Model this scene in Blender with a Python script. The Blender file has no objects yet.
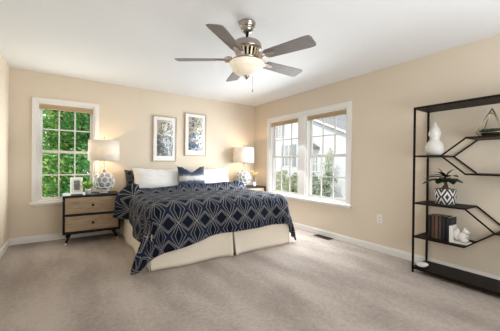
import bpy, bmesh, math, random
from mathutils import Vector, Matrix, noise as mnoise
PI = math.pi
random.seed(7)
S = bpy.context.scene
COL = S.collection

# ------------------------------------------------------------------ camera, world, lights, exposure
cam_d = bpy.data.cameras.new('camera'); cam = bpy.data.objects.new('camera', cam_d); COL.objects.link(cam)
cam_d.sensor_width = 36; cam_d.lens = 36 * 268.61 / 500; cam_d.clip_start = 0.05; cam_d.clip_end = 200
_r = Vector((0.82611, -0.56341, 0.010406)); _u = Vector((-0.005279, 0.010728, 0.999929)); _f = Vector((0.56348, 0.82611, -0.005889))
M = Matrix.Identity(4)
for i in range(3):
    M[i][0], M[i][1], M[i][2] = _r[i], _u[i], -_f[i]
M.translation = Vector((-3.4576, -4.9068, 1.1555))
cam.matrix_world = M
S.camera = cam

W = bpy.data.worlds.new('world'); S.world = W; W.use_nodes = True
bg = W.node_tree.nodes['Background']
bg.inputs[0].default_value = (0.93, 0.97, 1.0, 1); bg.inputs[1].default_value = 1.5

def lamp(name, kind, loc, energy, color, rot=(0, 0, 0), **kw):
    d = bpy.data.lights.new(name, kind); d.energy = energy; d.color = color
    for k, v in kw.items(): setattr(d, k, v)
    o = bpy.data.objects.new(name, d); COL.objects.link(o); o.location = loc; o.rotation_euler = rot
    return o
sun = lamp('sun', 'SUN', (0, 0, 10), 2.2, (1, 0.95, 0.86), angle=0.02)
sun.rotation_euler = Vector((0.70, 0.26, -0.66)).to_track_quat('-Z', 'Y').to_euler()
# daylight entering by the two window openings
for z in (0.80, 1.24, 1.68):
    lamp('daylight_right', 'AREA', (-0.10, -1.48, z), 26, (0.88, 0.95, 1.0), (0, PI / 2 - 0.42, 0), shape='RECTANGLE', size=0.36, size_y=1.72)
lamp('daylight_left', 'AREA', (-3.455, -0.03, 1.25), 10, (0.95, 1.0, 0.96), (-PI / 2, 0, 0), shape='RECTANGLE', size=0.6, size_y=1.25)

# added fill light behind the camera, thrown up at the ceiling like bounced flash
lamp('fill_rear', 'AREA', (-1.6, -5.62, 1.25), 48, (0.90, 0.95, 1.0), (PI / 2 + 0.5, 0, 0), shape='RECTANGLE', size=2.3, size_y=1.3)

S.view_settings.view_transform = 'Standard'; S.view_settings.look = 'None'
S.view_settings.gamma = 1; S.view_settings.use_curve_mapping = False
S.view_settings.exposure = 0.10

# ------------------------------------------------------------------ material helpers
class X:
    """tiny expression wrapper around math nodes"""
    def __init__(s, nt, sock): s.nt, s.s = nt, sock
    def _op(s, op, b=None, c=None):
        n = s.nt.nodes.new('ShaderNodeMath'); n.operation = op
        for i, v in enumerate((s, b, c)):
            if v is None: continue
            if isinstance(v, X): s.nt.links.new(v.s, n.inputs[i])
            else: n.inputs[i].default_value = v
        return X(s.nt, n.outputs[0])
    def __add__(s, b): return s._op('ADD', b)
    def __sub__(s, b): return s._op('SUBTRACT', b)
    def __mul__(s, b): return s._op('MULTIPLY', b)
    def __truediv__(s, b): return s._op('DIVIDE', b)
    def abs(s): return s._op('ABSOLUTE')
    def fract(s): return s._op('FRACT')
    def lt(s, b): return s._op('LESS_THAN', b)
    def gt(s, b): return s._op('GREATER_THAN', b)
    def min(s, b): return s._op('MINIMUM', b)
    def max(s, b): return s._op('MAXIMUM', b)

class Mat:
    def __init__(s, name, col=(0.8, 0.8, 0.8), rough=0.5, metal=0.0, **kw):
        s.m = bpy.data.materials.new(name); s.m.use_nodes = True
        s.nt = s.m.node_tree; s.b = s.nt.nodes['Principled BSDF']
        s.b.inputs['Base Color'].default_value = (*col, 1)
        s.b.inputs['Roughness'].default_value = rough; s.b.inputs['Metallic'].default_value = metal
        for k, v in kw.items(): s.b.inputs[k.replace('_', ' ')].default_value = v
    def n(s, t, **kw):
        n = s.nt.nodes.new(t)
        for k, v in kw.items(): setattr(n, k, v)
        return n
    def link(s, a, b): s.nt.links.new(a.s if isinstance(a, X) else a, b)
    def coord(s, kind='Object', scale=None):
        tc = s.n('ShaderNodeTexCoord'); o = tc.outputs[kind]
        if scale:
            mp = s.n('ShaderNodeMapping'); mp.inputs['Scale'].default_value = scale; s.link(o, mp.inputs[0]); o = mp.outputs[0]
        return o
    def noise(s, vec, scale, detail=3, rough=0.5):
        t = s.n('ShaderNodeTexNoise'); t.inputs['Scale'].default_value = scale; t.inputs['Detail'].default_value = detail
        t.inputs['Roughness'].default_value = rough; s.link(vec, t.inputs['Vector']); return X(s.nt, t.outputs['Fac'])
    def ramp(s, fac, stops, interp='LINEAR'):
        r = s.n('ShaderNodeValToRGB'); r.color_ramp.interpolation = interp
        e = r.color_ramp.elements
        while len(e) < len(stops): e.new(0.5)
        for el, (p, c) in zip(e, stops): el.position = p; el.color = (*c, 1)
        s.link(fac, r.inputs[0]); return r.outputs[0]
    def mix(s, fac, a, b):
        m = s.n('ShaderNodeMix', data_type='RGBA')
        for v, k in ((fac, 0), (a, 6), (b, 7)):
            if isinstance(v, (tuple, list)): m.inputs[k].default_value = (*v, 1)
            elif isinstance(v, (int, float)): m.inputs[k].default_value = v
            else: s.link(v, m.inputs[k])
        return m.outputs[2]
    def color(s, sock): s.link(sock, s.b.inputs['Base Color']); return s
    def bump(s, h, strength=0.3, dist=0.01):
        b = s.n('ShaderNodeBump'); b.inputs['Strength'].default_value = strength; b.inputs['Distance'].default_value = dist
        s.link(h, b.inputs['Height']); s.link(b.outputs[0], s.b.inputs['Normal']); return s

def noisy(name, c1, c2, scale, rough=0.6, metal=0.0, bump=0.0, detail=4, dist=0.005, sc=None, **kw):
    m = Mat(name, c1, rough, metal, **kw); v = m.coord('Object', sc)
    f = m.noise(v, scale, detail); m.color(m.ramp(f, [(0.3, c1), (0.7, c2)]))
    if bump: m.bump(f, bump, dist)
    return m.m

MT = {}
MT['wall'] = noisy('wall_paint', (0.685, 0.588, 0.465), (0.705, 0.608, 0.485), 60, 0.85, bump=0.04, dist=0.002)
MT['ceiling'] = noisy('ceiling_paint', (0.82, 0.822, 0.82), (0.84, 0.842, 0.84), 40, 0.9, bump=0.05, dist=0.002)
MT['trim'] = noisy('white_trim_paint', (0.78, 0.755, 0.715), (0.80, 0.775, 0.735), 15, 0.45)
_m = Mat('beige_carpet', rough=0.97); _v = _m.coord()
_big = _m.noise(_m.coord('Object', (1.0, 0.35, 1)), 3.2, 3); _fine = _m.noise(_v, 170, 2, 0.7); _mid = _m.noise(_v, 28, 3, 0.6)
_c = _m.ramp(_big * 0.5 + _fine * 0.25 + _mid * 0.25, [(0.40, (0.305, 0.250, 0.212)), (0.60, (0.495, 0.418, 0.362))])
_m.color(_c); _m.bump(_fine + _mid * 0.6, 0.8, 0.012); MT['carpet'] = _m.m
MT['black'] = noisy('black_painted_wood', (0.007, 0.006, 0.006), (0.011, 0.0095, 0.009), 12, 0.45, Specular_IOR_Level=0.2)
MT['iron'] = noisy('dark_bronze_metal', (0.007, 0.0045, 0.003), (0.012, 0.008, 0.0055), 18, 0.5, 0.0, Specular_IOR_Level=0.12)
_m = Mat('weathered_oak', rough=0.55); _v = _m.coord('Object', (1.2, 14, 16))
_f = _m.noise(_v, 5, 5, 0.65); _m.color(_m.ramp(_f, [(0.3, (0.21, 0.14, 0.082)), (0.5, (0.34, 0.238, 0.145)), (0.7, (0.44, 0.325, 0.21))])); _m.bump(_f, 0.15, 0.003)
MT['oak'] = _m.m
MT['fin_glow'] = noisy('glow_tinted_fin', (0.72, 0.58, 0.38), (0.80, 0.66, 0.46), 20, 0.35, 0.3)  # gold tint puts the warm glow on the silver fins into the colour
MT['arm'] = noisy('reflection_tinted_nickel', (0.50, 0.41, 0.36), (0.62, 0.54, 0.48), 30, 0.3, 0.5)  # rosy tint is the copper reflection on the nickel, painted into the colour
MT['brass'] = noisy('brass', (0.46, 0.34, 0.17), (0.54, 0.41, 0.22), 20, 0.28, 1.0)
MT['gold_tip'] = noisy('pale_brass_tip', (0.78, 0.70, 0.56), (0.82, 0.74, 0.6), 20, 0.3, 0.8)
MT['nickel'] = noisy('brushed_nickel', (0.36, 0.33, 0.30), (0.46, 0.42, 0.39), 40, 0.24, 1.0, sc=(1, 1, 6))
_m = Mat('grey_washed_blade', rough=0.5); _f = _m.noise(_m.coord('UV', (3, 40, 1)), 4, 4, 0.6)
_m.color(_m.ramp(_f, [(0.3, (0.17, 0.145, 0.135)), (0.7, (0.27, 0.24, 0.225))])); MT['blade'] = _m.m
_m = Mat('frosted_light_bowl', (0.95, 0.88, 0.76), 0.35, Emission_Color=(1.0, 0.86, 0.62, 1), Emission_Strength=0.20)
_f = _m.noise(_m.coord(), 9, 3); _m.color(_m.ramp(_f, [(0.35, (0.88, 0.78, 0.62)), (0.65, (0.95, 0.90, 0.80))])); MT['bowl'] = _m.m
MT['skirt'] = noisy('cream_cotton', (0.78, 0.70, 0.575), (0.82, 0.74, 0.62), 90, 0.85, bump=0.1, dist=0.002)
MT['sheet'] = noisy('white_sheet', (0.82, 0.80, 0.77), (0.85, 0.83, 0.80), 60, 0.85, bump=0.1, dist=0.002)
MT['pillow_white'] = noisy('white_pillow_cotton', (0.74, 0.72, 0.70), (0.79, 0.775, 0.76), 6, 0.8, bump=0.25, dist=0.02)
MT['ceramic'] = noisy('white_ceramic', (0.70, 0.67, 0.62), (0.76, 0.73, 0.68), 12, 0.18)
MT['glaze'] = noisy('white_glaze', (0.70, 0.685, 0.665), (0.76, 0.745, 0.725), 12, 0.3)
MT['silverwhite'] = noisy('silver_white_glaze', (0.70, 0.69, 0.67), (0.80, 0.79, 0.77), 25, 0.25, 0.25)
MT['hole_shadow'] = noisy('lattice_shadow_grey', (0.30, 0.295, 0.29), (0.46, 0.455, 0.45), 14, 0.3, 0.0)  # grey that paints the shadow seen through the lamp lattice
MT['paper'] = noisy('cream_pages', (0.72, 0.66, 0.55), (0.78, 0.72, 0.62), 200, 0.9)
MT['leaf_dark'] = noisy('dark_glossy_leaf', (0.004, 0.014, 0.007), (0.011, 0.034, 0.013), 9, 0.42, Specular_IOR_Level=0.3)
MT['leaf_fresh'] = noisy('fresh_green_leaf', (0.13, 0.30, 0.04), (0.30, 0.48, 0.08), 30, 0.5)
MT['leaf_succ'] = noisy('dark_succulent_leaf', (0.012, 0.03, 0.016), (0.035, 0.06, 0.03), 30, 0.5)
MT['bark'] = noisy('bark', (0.05, 0.035, 0.022), (0.12, 0.085, 0.055), 14, 0.9, bump=0.5, sc=(1, 1, 0.3))
MT['soil'] = noisy('dark_soil', (0.015, 0.012, 0.009), (0.05, 0.04, 0.03), 60, 0.95, bump=0.6)
MT['plastic'] = noisy('white_plastic', (0.82, 0.79, 0.73), (0.84, 0.81, 0.75), 10, 0.4)
MT['slot'] = noisy('dark_slot', (0.02, 0.015, 0.012), (0.035, 0.028, 0.022), 20, 0.6)
MT['vent'] = noisy('brown_register_metal', (0.026, 0.017, 0.010), (0.042, 0.028, 0.016), 30, 0.6, 0.0)
MT['flower'] = noisy('yellow_petal', (0.72, 0.66, 0.16), (0.85, 0.80, 0.38), 40, 0.6)
MT['pink'] = noisy('pink_petal', (0.45, 0.22, 0.28), (0.62, 0.38, 0.42), 40, 0.6)
MT['porcelain'] = noisy('clear_grey_porcelain', (0.62, 0.62, 0.62), (0.74, 0.74, 0.73), 12, 0.2)

def glassy(name, tint=(1, 1, 1), gloss=0.06):
    m = bpy.data.materials.new(name); m.use_nodes = True; nt = m.node_tree; nt.nodes.clear()
    o = nt.nodes.new('ShaderNodeOutputMaterial'); mx = nt.nodes.new('ShaderNodeMixShader')
    t = nt.nodes.new('ShaderNodeBsdfTransparent'); g = nt.nodes.new('ShaderNodeBsdfGlossy')
    t.inputs[0].default_value = (*tint, 1); g.inputs['Roughness'].default_value = 0.02
    mx.inputs[0].default_value = gloss
    nt.links.new(t.outputs[0], mx.inputs[1]); nt.links.new(g.outputs[0], mx.inputs[2]); nt.links.new(mx.outputs[0], o.inputs[0])
    return m
MT['glass'] = glassy('window_glass', (0.97, 0.98, 0.98), 0.004)
MT['terr_glass'] = glassy('terrarium_glass', (0.93, 0.95, 0.94), 0.07)

# lamp shade: thin fabric that lets the bulb glow through
def shade_mat():
    m = bpy.data.materials.new('white_linen_shade'); m.use_nodes = True; nt = m.node_tree; nt.nodes.clear()
    o = nt.nodes.new('ShaderNodeOutputMaterial'); mx = nt.nodes.new('ShaderNodeMixShader')
    d = nt.nodes.new('ShaderNodeBsdfDiffuse'); t = nt.nodes.new('ShaderNodeBsdfTranslucent')
    tc = nt.nodes.new('ShaderNodeTexCoord'); n = nt.nodes.new('ShaderNodeTexNoise'); n.inputs['Scale'].default_value = 90
    r = nt.nodes.new('ShaderNodeValToRGB'); r.color_ramp.elements[0].color = (0.84, 0.80, 0.74, 1); r.color_ramp.elements[1].color = (0.90, 0.87, 0.82, 1)
    nt.links.new(tc.outputs['Object'], n.inputs[0]); nt.links.new(n.outputs['Fac'], r.inputs[0])
    nt.links.new(r.outputs[0], d.inputs[0]); nt.links.new(r.outputs[0], t.inputs[0])
    mx.inputs[0].default_value = 0.45
    nt.links.new(d.outputs[0], mx.inputs[1]); nt.links.new(t.outputs[0], mx.inputs[2]); nt.links.new(mx.outputs[0], o.inputs[0])
    return m
MT['shade'] = shade_mat()

def woven():
    m = Mat('woven_tan_shade', rough=0.85); v = m.coord('Object')
    f = m.noise(m.coord('Object', (1, 1, 60)), 4, 3); g = m.noise(m.coord('Object', (30, 30, 4)), 4, 2)
    m.color(m.ramp(f * 0.7 + g * 0.3, [(0.33, (0.34, 0.235, 0.135)), (0.5, (0.48, 0.35, 0.21)), (0.68, (0.58, 0.455, 0.305))])); m.bump(f, 0.3, 0.004)
    return m.m
MT['woven'] = woven()

# navy duvet cloth with the pale star lattice, in cloth (UV, metre) coordinates
def duvet_mat(name, sx, sy, ox=0.0, oy=0.0, dark=(0.006, 0.009, 0.018), mid=(0.012, 0.018, 0.038), line=(0.34, 0.32, 0.29)):
    m = Mat(name, rough=0.75, Sheen_Weight=0.02, Sheen_Roughness=0.4, Specular_IOR_Level=0.08)
    sep = m.n('ShaderNodeSeparateXYZ'); m.link(m.coord('UV'), sep.inputs[0])
    u = (X(m.nt, sep.outputs[0]) / sx + (100.5 + ox)).fract() - 0.5
    v = (X(m.nt, sep.outputs[1]) / sy + (100.5 + oy)).fract() - 0.5
    au, av = u.abs(), v.abs()
    bu, bv = (au - 0.5).abs(), (av - 0.5).abs()
    h = bu / 0.37 + av / 0.30          # square diamond between side neighbours
    k = au / 0.18 + bv / 0.37          # tall diamond between upper and lower neighbours
    dark_f = h.lt(0.86).max(k.lt(0.85))
    def ring(e, c, w): return (e - c).abs().lt(w)
    ln = ring(h, 0.98, 0.038).max(ring(k, 1.0, 0.065))
    out = h.gt(1.0) * k.gt(1.0)
    for s_ in (0.72, 1.30):
        ln = ln.max(ring(av - au * s_, 0.0, 0.013 * (1 + s_ * 0.3)) * out)
    ln = ln.max((au * 1.0 + av).lt(0.045))
    fab = m.noise(m.coord('UV'), 55, 3)
    base = m.mix(dark_f, mid, dark)
    m.color(m.mix(ln * (fab * 0.55 + 0.5), base, line))
    m.bump(m.noise(m.coord('UV'), 9, 4), 0.35, 0.03)
    return m.m
MT['duvet'] = duvet_mat('navy_lattice_cotton', 0.218, 0.27, 0.2, 0.05)
MT['sham'] = duvet_mat('navy_sham_cotton', 0.12, 0.16, dark=(0.008, 0.010, 0.018), mid=(0.018, 0.022, 0.04), line=(0.25, 0.23, 0.21))

def tie_dye():
    m = Mat('navy_tie_dye', rough=0.8, Sheen_Weight=0.2)
    sep = m.n('ShaderNodeSeparateXYZ'); uv = m.coord('UV'); m.link(uv, sep.inputs[0])
    nz = m.noise(m.coord('UV', (10, 2.5, 1)), 3, 4, 0.7)
    v = X(m.nt, sep.outputs[1]) + (nz - 0.5) * 0.22
    m.color(m.ramp(v, [(0.22, (0.018, 0.030, 0.065)), (0.32, (0.055, 0.075, 0.12)), (0.40, (0.50, 0.49, 0.46)), (0.54, (0.58, 0.56, 0.53)), (0.60, (0.11, 0.13, 0.18)), (0.70, (0.022, 0.030, 0.058)), (1.0, (0.016, 0.022, 0.045))]))
    m.bump(nz, 0.2, 0.01)
    return m.m
MT['tiedye'] = tie_dye()

def art_mat(name, seed, low_blue):
    """loose watercolour blossoms, denser towards the bottom of the sheet"""
    m = Mat(name, rough=0.8)
    sep = m.n('ShaderNodeSeparateXYZ'); m.link(m.coord('UV'), sep.inputs[0])
    u, v = X(m.nt, sep.outputs[0]), X(m.nt, sep.outputs[1])
    mp = m.n('ShaderNodeMapping'); mp.inputs['Location'].default_value = (seed, seed * 1.7, 0); mp.inputs['Scale'].default_value = (1.0, 2.1, 1)
    m.link(m.coord('UV'), mp.inputs[0]); uv = mp.outputs[0]
    def vor(scale, feat='F1'):
        t = m.n('ShaderNodeTexVoronoi'); t.feature = feat; t.inputs['Scale'].default_value = scale; m.link(uv, t.inputs['Vector']); return t
    v1 = vor(4.2); v2 = vor(11.0); n1 = m.noise(uv, 7, 4, 0.7); n2 = m.noise(uv, 22, 3, 0.6)
    d1 = X(m.nt, v1.outputs['Distance']) + (n1 - 0.5) * 0.35
    d2 = X(m.nt, v2.outputs['Distance']) + (n2 - 0.5) * 0.5
    sc = m.n('ShaderNodeSeparateColor'); m.link(v1.outputs['Color'], sc.inputs[0]); rnd = X(m.nt, sc.outputs[0])
    sc2 = m.n('ShaderNodeSeparateColor'); m.link(v2.outputs['Color'], sc2.inputs[0]); rnd2 = X(m.nt, sc2.outputs[1])
    paper = (0.76, 0.72, 0.69)
    wash = (0.24, 0.29, 0.33) if not low_blue else (0.13, 0.22, 0.36)
    petal = m.ramp(rnd + (n2 - 0.5) * 0.5, [(0.2, wash), (0.5, (0.40, 0.45, 0.47) if not low_blue else (0.34, 0.44, 0.55)), (0.75, (0.62, 0.59, 0.48)), (1.0, (0.62, 0.64, 0.62))])
    upper = m.ramp(rnd + (n2 - 0.5) * 0.4, [(0.3, (0.66, 0.61, 0.46)), (0.6, (0.52, 0.49, 0.38)), (1.0, (0.30, 0.32, 0.33))])
    fl = m.mix((v + (n1 - 0.5) * 0.3).gt(0.5 if low_blue else 0.58), petal, upper)
    env = (u - 0.5).abs() * -1.1 + 1.0 + (v - 0.5) * -0.5 + 0.12 + (n1 - 0.5) * 0.8
    c = m.mix((d1.lt(0.62) * env.gt(0.50)), paper, fl)
    darkc = (0.045, 0.06, 0.10) if low_blue else (0.07, 0.085, 0.10)
    c = m.mix(d2.lt(0.40) * rnd2.gt(0.38) * env.gt(0.48), c, darkc)
    c = m.mix(d1.lt(0.10) * env.gt(0.45), c, (0.10, 0.10, 0.10))
    m.color(c)
    return m.m
MT['art_a'] = art_mat('grey_floral_print', 2.3, False)
MT['art_b'] = art_mat('blue_floral_print', 5.9, True)
MT['mat_board'] = noisy('white_mat_board', (0.80, 0.775, 0.745), (0.82, 0.795, 0.765), 50, 0.9)
MT['champagne'] = noisy('champagne_frame', (0.42, 0.34, 0.25), (0.54, 0.45, 0.34), 30, 0.4, 0.4)
MT['silver_frame'] = noisy('white_silver_frame', (0.74, 0.70, 0.65), (0.82, 0.78, 0.73), 40, 0.3, 0.2)
MT['photo'] = noisy('grey_snapshot', (0.035, 0.035, 0.04), (0.26, 0.25, 0.25), 22, 0.3)

def pot_pattern():
    m = Mat('black_white_zigzag', rough=0.5)
    sep = m.n('ShaderNodeSeparateXYZ'); m.link(m.coord('UV'), sep.inputs[0])
    u = (X(m.nt, sep.outputs[0]) * 6).fract() - 0.5; v = X(m.nt, sep.outputs[1]) - 0.5
    e = (u.abs() * 1.0 + v.abs() * 0.9) * 2.9
    f = e.fract()
    m.color(m.mix(f.gt(0.52), (0.012, 0.013, 0.017), (0.62, 0.59, 0.55)))
    return m.m
MT['zigzag'] = pot_pattern()

def leafy(name, stops, bright):
    m = Mat(name, rough=0.55)
    oi = m.n('ShaderNodeNewGeometry')
    c = m.ramp(X(m.nt, oi.outputs['Random Per Island']), stops)
    m.color(c)
    if bright: m.b.inputs['Subsurface Weight'].default_value = 0.0
    t = m.n('ShaderNodeBsdfTranslucent'); m.link(c, t.inputs[0])
    mx = m.n('ShaderNodeMixShader'); mx.inputs[0].default_value = 0.3
    m.link(m.b.outputs[0], mx.inputs[1]); m.link(t.outputs[0], mx.inputs[2])
    out = [n for n in m.nt.nodes if n.type == 'OUTPUT_MATERIAL'][0]; m.link(mx.outputs[0], out.inputs[0])
    return m.m
MT['tree_leaf'] = leafy('sunny_tree_leaf', [(0.0, (0.06, 0.22, 0.05)), (0.35, (0.15, 0.42, 0.09)), (0.7, (0.36, 0.62, 0.15)), (0.88, (0.62, 0.75, 0.26)), (1.0, (0.85, 0.82, 0.42))], True)  # yellow end of the ramp paints sun highlights onto some leaves
MT['tree_leaf_b'] = leafy('deep_tree_leaf', [(0.0, (0.05, 0.20, 0.06)), (0.5, (0.11, 0.37, 0.10)), (0.85, (0.26, 0.55, 0.15)), (1.0, (0.55, 0.72, 0.26))], True)
MT['bush_leaf'] = leafy('pale_bush_leaf', [(0.0, (0.24, 0.29, 0.16)), (0.5, (0.45, 0.49, 0.28)), (1.0, (0.72, 0.70, 0.48))], True)
MT['bush_leaf_b'] = leafy('grey_green_hedge_leaf', [(0.0, (0.16, 0.21, 0.15)), (0.5, (0.32, 0.38, 0.28)), (1.0, (0.55, 0.58, 0.45))], True)
def siding():
    m = Mat('pale_lap_siding', rough=0.7); sep = m.n('ShaderNodeSeparateXYZ'); m.link(m.coord(), sep.inputs[0])
    z = (X(m.nt, sep.outputs[2]) * 6.5 + 100).fract()
    m.color(m.ramp(z, [(0.0, (0.50, 0.51, 0.53)), (0.08, (0.66, 0.67, 0.69)), (1.0, (0.70, 0.71, 0.73))])); return m.m
MT['siding'] = siding()
MT['roof'] = noisy('grey_shingles', (0.20, 0.20, 0.21), (0.34, 0.34, 0.35), 18, 0.9)
MT['shutter'] = noisy('grey_shutter', (0.30, 0.31, 0.33), (0.36, 0.37, 0.39), 8, 0.6)
MT['housewin'] = noisy('dim_house_pane', (0.30, 0.33, 0.36), (0.48, 0.50, 0.53), 3, 0.15)
MT['eave'] = noisy('dark_eave', (0.17, 0.15, 0.145), (0.22, 0.2, 0.19), 8, 0.7)
MT['ground'] = noisy('pale_gravel', (0.55, 0.55, 0.54), (0.68, 0.68, 0.67), 6, 0.95)

# ------------------------------------------------------------------ mesh helpers
class MB:
    def __init__(s): s.bm = bmesh.new(); s.uv = None
    def _tf(s, vs, mat):
        if mat is not None: bmesh.ops.transform(s.bm, matrix=mat, verts=vs)
    def box(s, x0, x1, y0, y1, z0, z1, mat=None, bevel=0.0):
        r = bmesh.ops.create_cube(s.bm, size=1); vs = r['verts']
        for v in vs:
            v.co = Vector(((x0 + x1) / 2 + v.co.x * abs(x1 - x0), (y0 + y1) / 2 + v.co.y * abs(y1 - y0), (z0 + z1) / 2 + v.co.z * abs(z1 - z0)))
        if bevel:
            es = list({e for v in vs for e in v.link_edges})
            b = bmesh.ops.bevel(s.bm, geom=es, offset=bevel, segments=2, affect='EDGES', profile=0.5)
            vs = list({v for f in b['faces'] for v in f.verts} | {v for v in vs if v.is_valid})
        s._tf(vs, mat); return s
    def bar(s, a, b, w, h=None, up=Vector((0, 0, 1))):
        a, b = Vector(a), Vector(b); d = b - a; L = d.length; h = h or w
        q = d.normalized(); u = up if abs(q.dot(up)) < 0.98 else Vector((1, 0, 0))
        x = q.cross(u).normalized(); y = x.cross(q)
        m = Matrix(((x.x, y.x, q.x, a.x), (x.y, y.y, q.y, a.y), (x.z, y.z, q.z, a.z), (0, 0, 0, 1)))
        return s.box(-w / 2, w / 2, -h / 2, h / 2, 0, L, m)
    def tube(s, pts, r, seg=10, cap=True):
        pts = [Vector(p) for p in pts]; rs = r if isinstance(r, (list, tuple)) else [r] * len(pts)
        rings = []; prev = None
        for i, p in enumerate(pts):
            t = (pts[min(i + 1, len(pts) - 1)] - pts[max(i - 1, 0)]).normalized()
            if prev is None: x = t.cross(Vector((0, 0, 1)) if abs(t.z) < 0.9 else Vector((1, 0, 0))).normalized()
            else: x = (prev - t * prev.dot(t)).normalized()
            prev = x; y = t.cross(x)
            rings.append([s.bm.verts.new(p + (x * math.cos(2 * PI * k / seg) + y * math.sin(2 * PI * k / seg)) * rs[i]) for k in range(seg)])
        for a, b in zip(rings, rings[1:]):
            for k in range(seg): s.bm.faces.new((a[k], a[(k + 1) % seg], b[(k + 1) % seg], b[k])).smooth = True
        if cap: s.bm.faces.new(rings[0][::-1]); s.bm.faces.new(rings[-1])
        return s
    def lathe(s, prof, seg=32, c=(0, 0, 0), cap=True, uv=False, mat=None):
        rings = []; c = Vector(c); vs = []
        uvl = s.bm.loops.layers.uv.verify() if uv else None
        zs = [z for _, z in prof]; z0, z1 = min(zs), max(zs)
        for r, z in prof:
            rg = [s.bm.verts.new(c + Vector((r * math.cos(2 * PI * k / seg), r * math.sin(2 * PI * k / seg), z))) for k in range(seg)]
            rings.append(rg); vs += rg
        for i, (a, b) in enumerate(zip(rings, rings[1:])):
            for k in range(seg):
                f = s.bm.faces.new((a[k], a[(k + 1) % seg], b[(k + 1) % seg], b[k])); f.smooth = True
                if uv:
                    va, vb = (zs[i] - z0) / (z1 - z0), (zs[i + 1] - z0) / (z1 - z0)
                    for l, q in zip(f.loops, ((k / seg, va), ((k + 1) / seg, va), ((k + 1) / seg, vb), (k / seg, vb))): l[uvl].uv = q
        if cap: s.bm.faces.new(rings[0][::-1]); s.bm.faces.new(rings[-1])
        s._tf(vs, mat); return s
    def ball(s, c, r, sc=(1, 1, 1), u=16, v=10, mat=None):
        b = bmesh.ops.create_uvsphere(s.bm, u_segments=u, v_segments=v, radius=r)
        for q in b['verts']: q.co = Vector(c) + Vector((q.co.x * sc[0], q.co.y * sc[1], q.co.z * sc[2]))
        for q in b['verts']:
            for f in q.link_faces: f.smooth = True
        s._tf(b['verts'], mat); return s
    def poly(s, pts, thick, axis):
        """extrude a closed outline by a vector"""
        a = [s.bm.verts.new(Vector(p)) for p in pts]; b = [s.bm.verts.new(Vector(p) + Vector(axis) * thick) for p in pts]
        n = len(a); s.bm.faces.new(a); s.bm.faces.new(b[::-1])
        for i in range(n): s.bm.faces.new((a[i], b[i], b[(i + 1) % n], a[(i + 1) % n]))
        return s
    def grid(s, nu, nv, fn, uvfn=None, close=False):
        uvl = s.bm.loops.layers.uv.verify() if uvfn else None
        g = [[s.bm.verts.new(fn(i / nu, j / nv)) for j in range(nv + 1)] for i in range(nu + 1)]
        for i in range(nu):
            for j in range(nv):
                f = s.bm.faces.new((g[i][j], g[i + 1][j], g[i + 1][j + 1], g[i][j + 1])); f.smooth = True
                if uvfn:
                    for l, (a, b) in zip(f.loops, ((i, j), (i + 1, j), (i + 1, j + 1), (i, j + 1))): l[uvl].uv = uvfn(a / nu, b / nv)
        return s
    def build(s, name, mat, parent=None, loc=None, rot=None, fix=True):
        if fix: bmesh.ops.recalc_face_normals(s.bm, faces=s.bm.faces)
        me = bpy.data.meshes.new(name); s.bm.to_mesh(me); s.bm.free()
        if isinstance(mat, str): mat = MT[mat]
        me.materials.append(mat)
        o = bpy.data.objects.new(name, me); COL.objects.link(o)
        if parent: o.parent = parent
        if loc: o.location = loc
        if rot: o.rotation_euler = rot
        return o

def tag(o, label, cat, group=None):
    o['label'] = label; o['category'] = cat
    if group: o['group'] = group
    return o
def thing(name, loc, label, cat, group=None, rot=0.0):
    o = bpy.data.objects.new(name, None); COL.objects.link(o); o.location = loc; o.rotation_euler = (0, 0, rot)
    o.empty_display_size = 0.1
    return tag(o, label, cat, group)
def struct(o): o['kind'] = 'structure'; return o
def copy_tree(o, parent=None):
    c = o.copy(); COL.objects.link(c)
    if parent: c.parent = parent
    for ch in list(o.children): copy_tree(ch, c)
    return c
def mod_solid(o, t, off=-1):
    m = o.modifiers.new('solidify', 'SOLIDIFY'); m.thickness = t; m.offset = off
def mod_sub(o, n=1):
    m = o.modifiers.new('subsurf', 'SUBSURF'); m.levels = n; m.render_levels = n

# ------------------------------------------------------------------ room shell
H = 2.44; XL = -4.115; YR = -5.7; T = 0.15
WL = (-3.815, -3.095, 0.57, 2.02)              # left window opening (x0, x1, z0, z1)
WR = (-2.41, -0.56, 0.57, 2.02)                # right window pair opening (y0, y1, z0, z1)
b = MB(); b.box(XL - T, T, YR - T, T, -0.12, 0); struct(b.build('floor', 'carpet'))
b = MB(); b.box(XL - T, T, YR - T, T, H, H + 0.12); struct(b.build('ceiling', 'ceiling'))
b = MB(); b.box(XL - T, WL[0], 0, T, 0, H); b.box(WL[1], T, 0, T, 0, H); b.box(WL[0], WL[1], 0, T, 0, WL[2]); b.box(WL[0], WL[1], 0, T, WL[3], H)
struct(b.build('wall_back', 'wall'))
b = MB(); b.box(0, T, YR - T, WR[0], 0, H); b.box(0, T, WR[1], 0, 0, H); b.box(0, T, WR[0], WR[1], 0, WR[2]); b.box(0, T, WR[0], WR[1], WR[3], H)
struct(b.build('wall_right', 'wall'))
b = MB(); b.box(XL - T, XL, YR - T, 0, 0, H); struct(b.build('wall_left', 'wall'))
b = MB(); b.box(XL, -2.8, YR - T, YR, 0, H); b.box(-0.4, 0, YR - T, YR, 0, H); b.box(-2.8, -0.4, YR - T, YR, 0, 0.55); b.box(-2.8, -0.4, YR - T, YR, 1.95, H); struct(b.build('wall_rear', 'wall'))  # opening in this unseen wall is made up, added around the rear fill light
def baseboard(name, f):
    b = MB(); f(b); struct(b.build(name, 'trim'))
def bb_x(b, x0, x1, y, s):
    b.box(x0, x1, y, y + s * 0.014, 0, 0.078, bevel=0.003); b.box(x0, x1, y, y + s * 0.009, 0.078, 0.095, bevel=0.003)
def bb_y(b, y0, y1, x, s):
    b.box(x, x + s * 0.014, y0, y1, 0, 0.078, bevel=0.003); b.box(x, x + s * 0.009, y0, y1, 0.078, 0.095, bevel=0.003)
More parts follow.
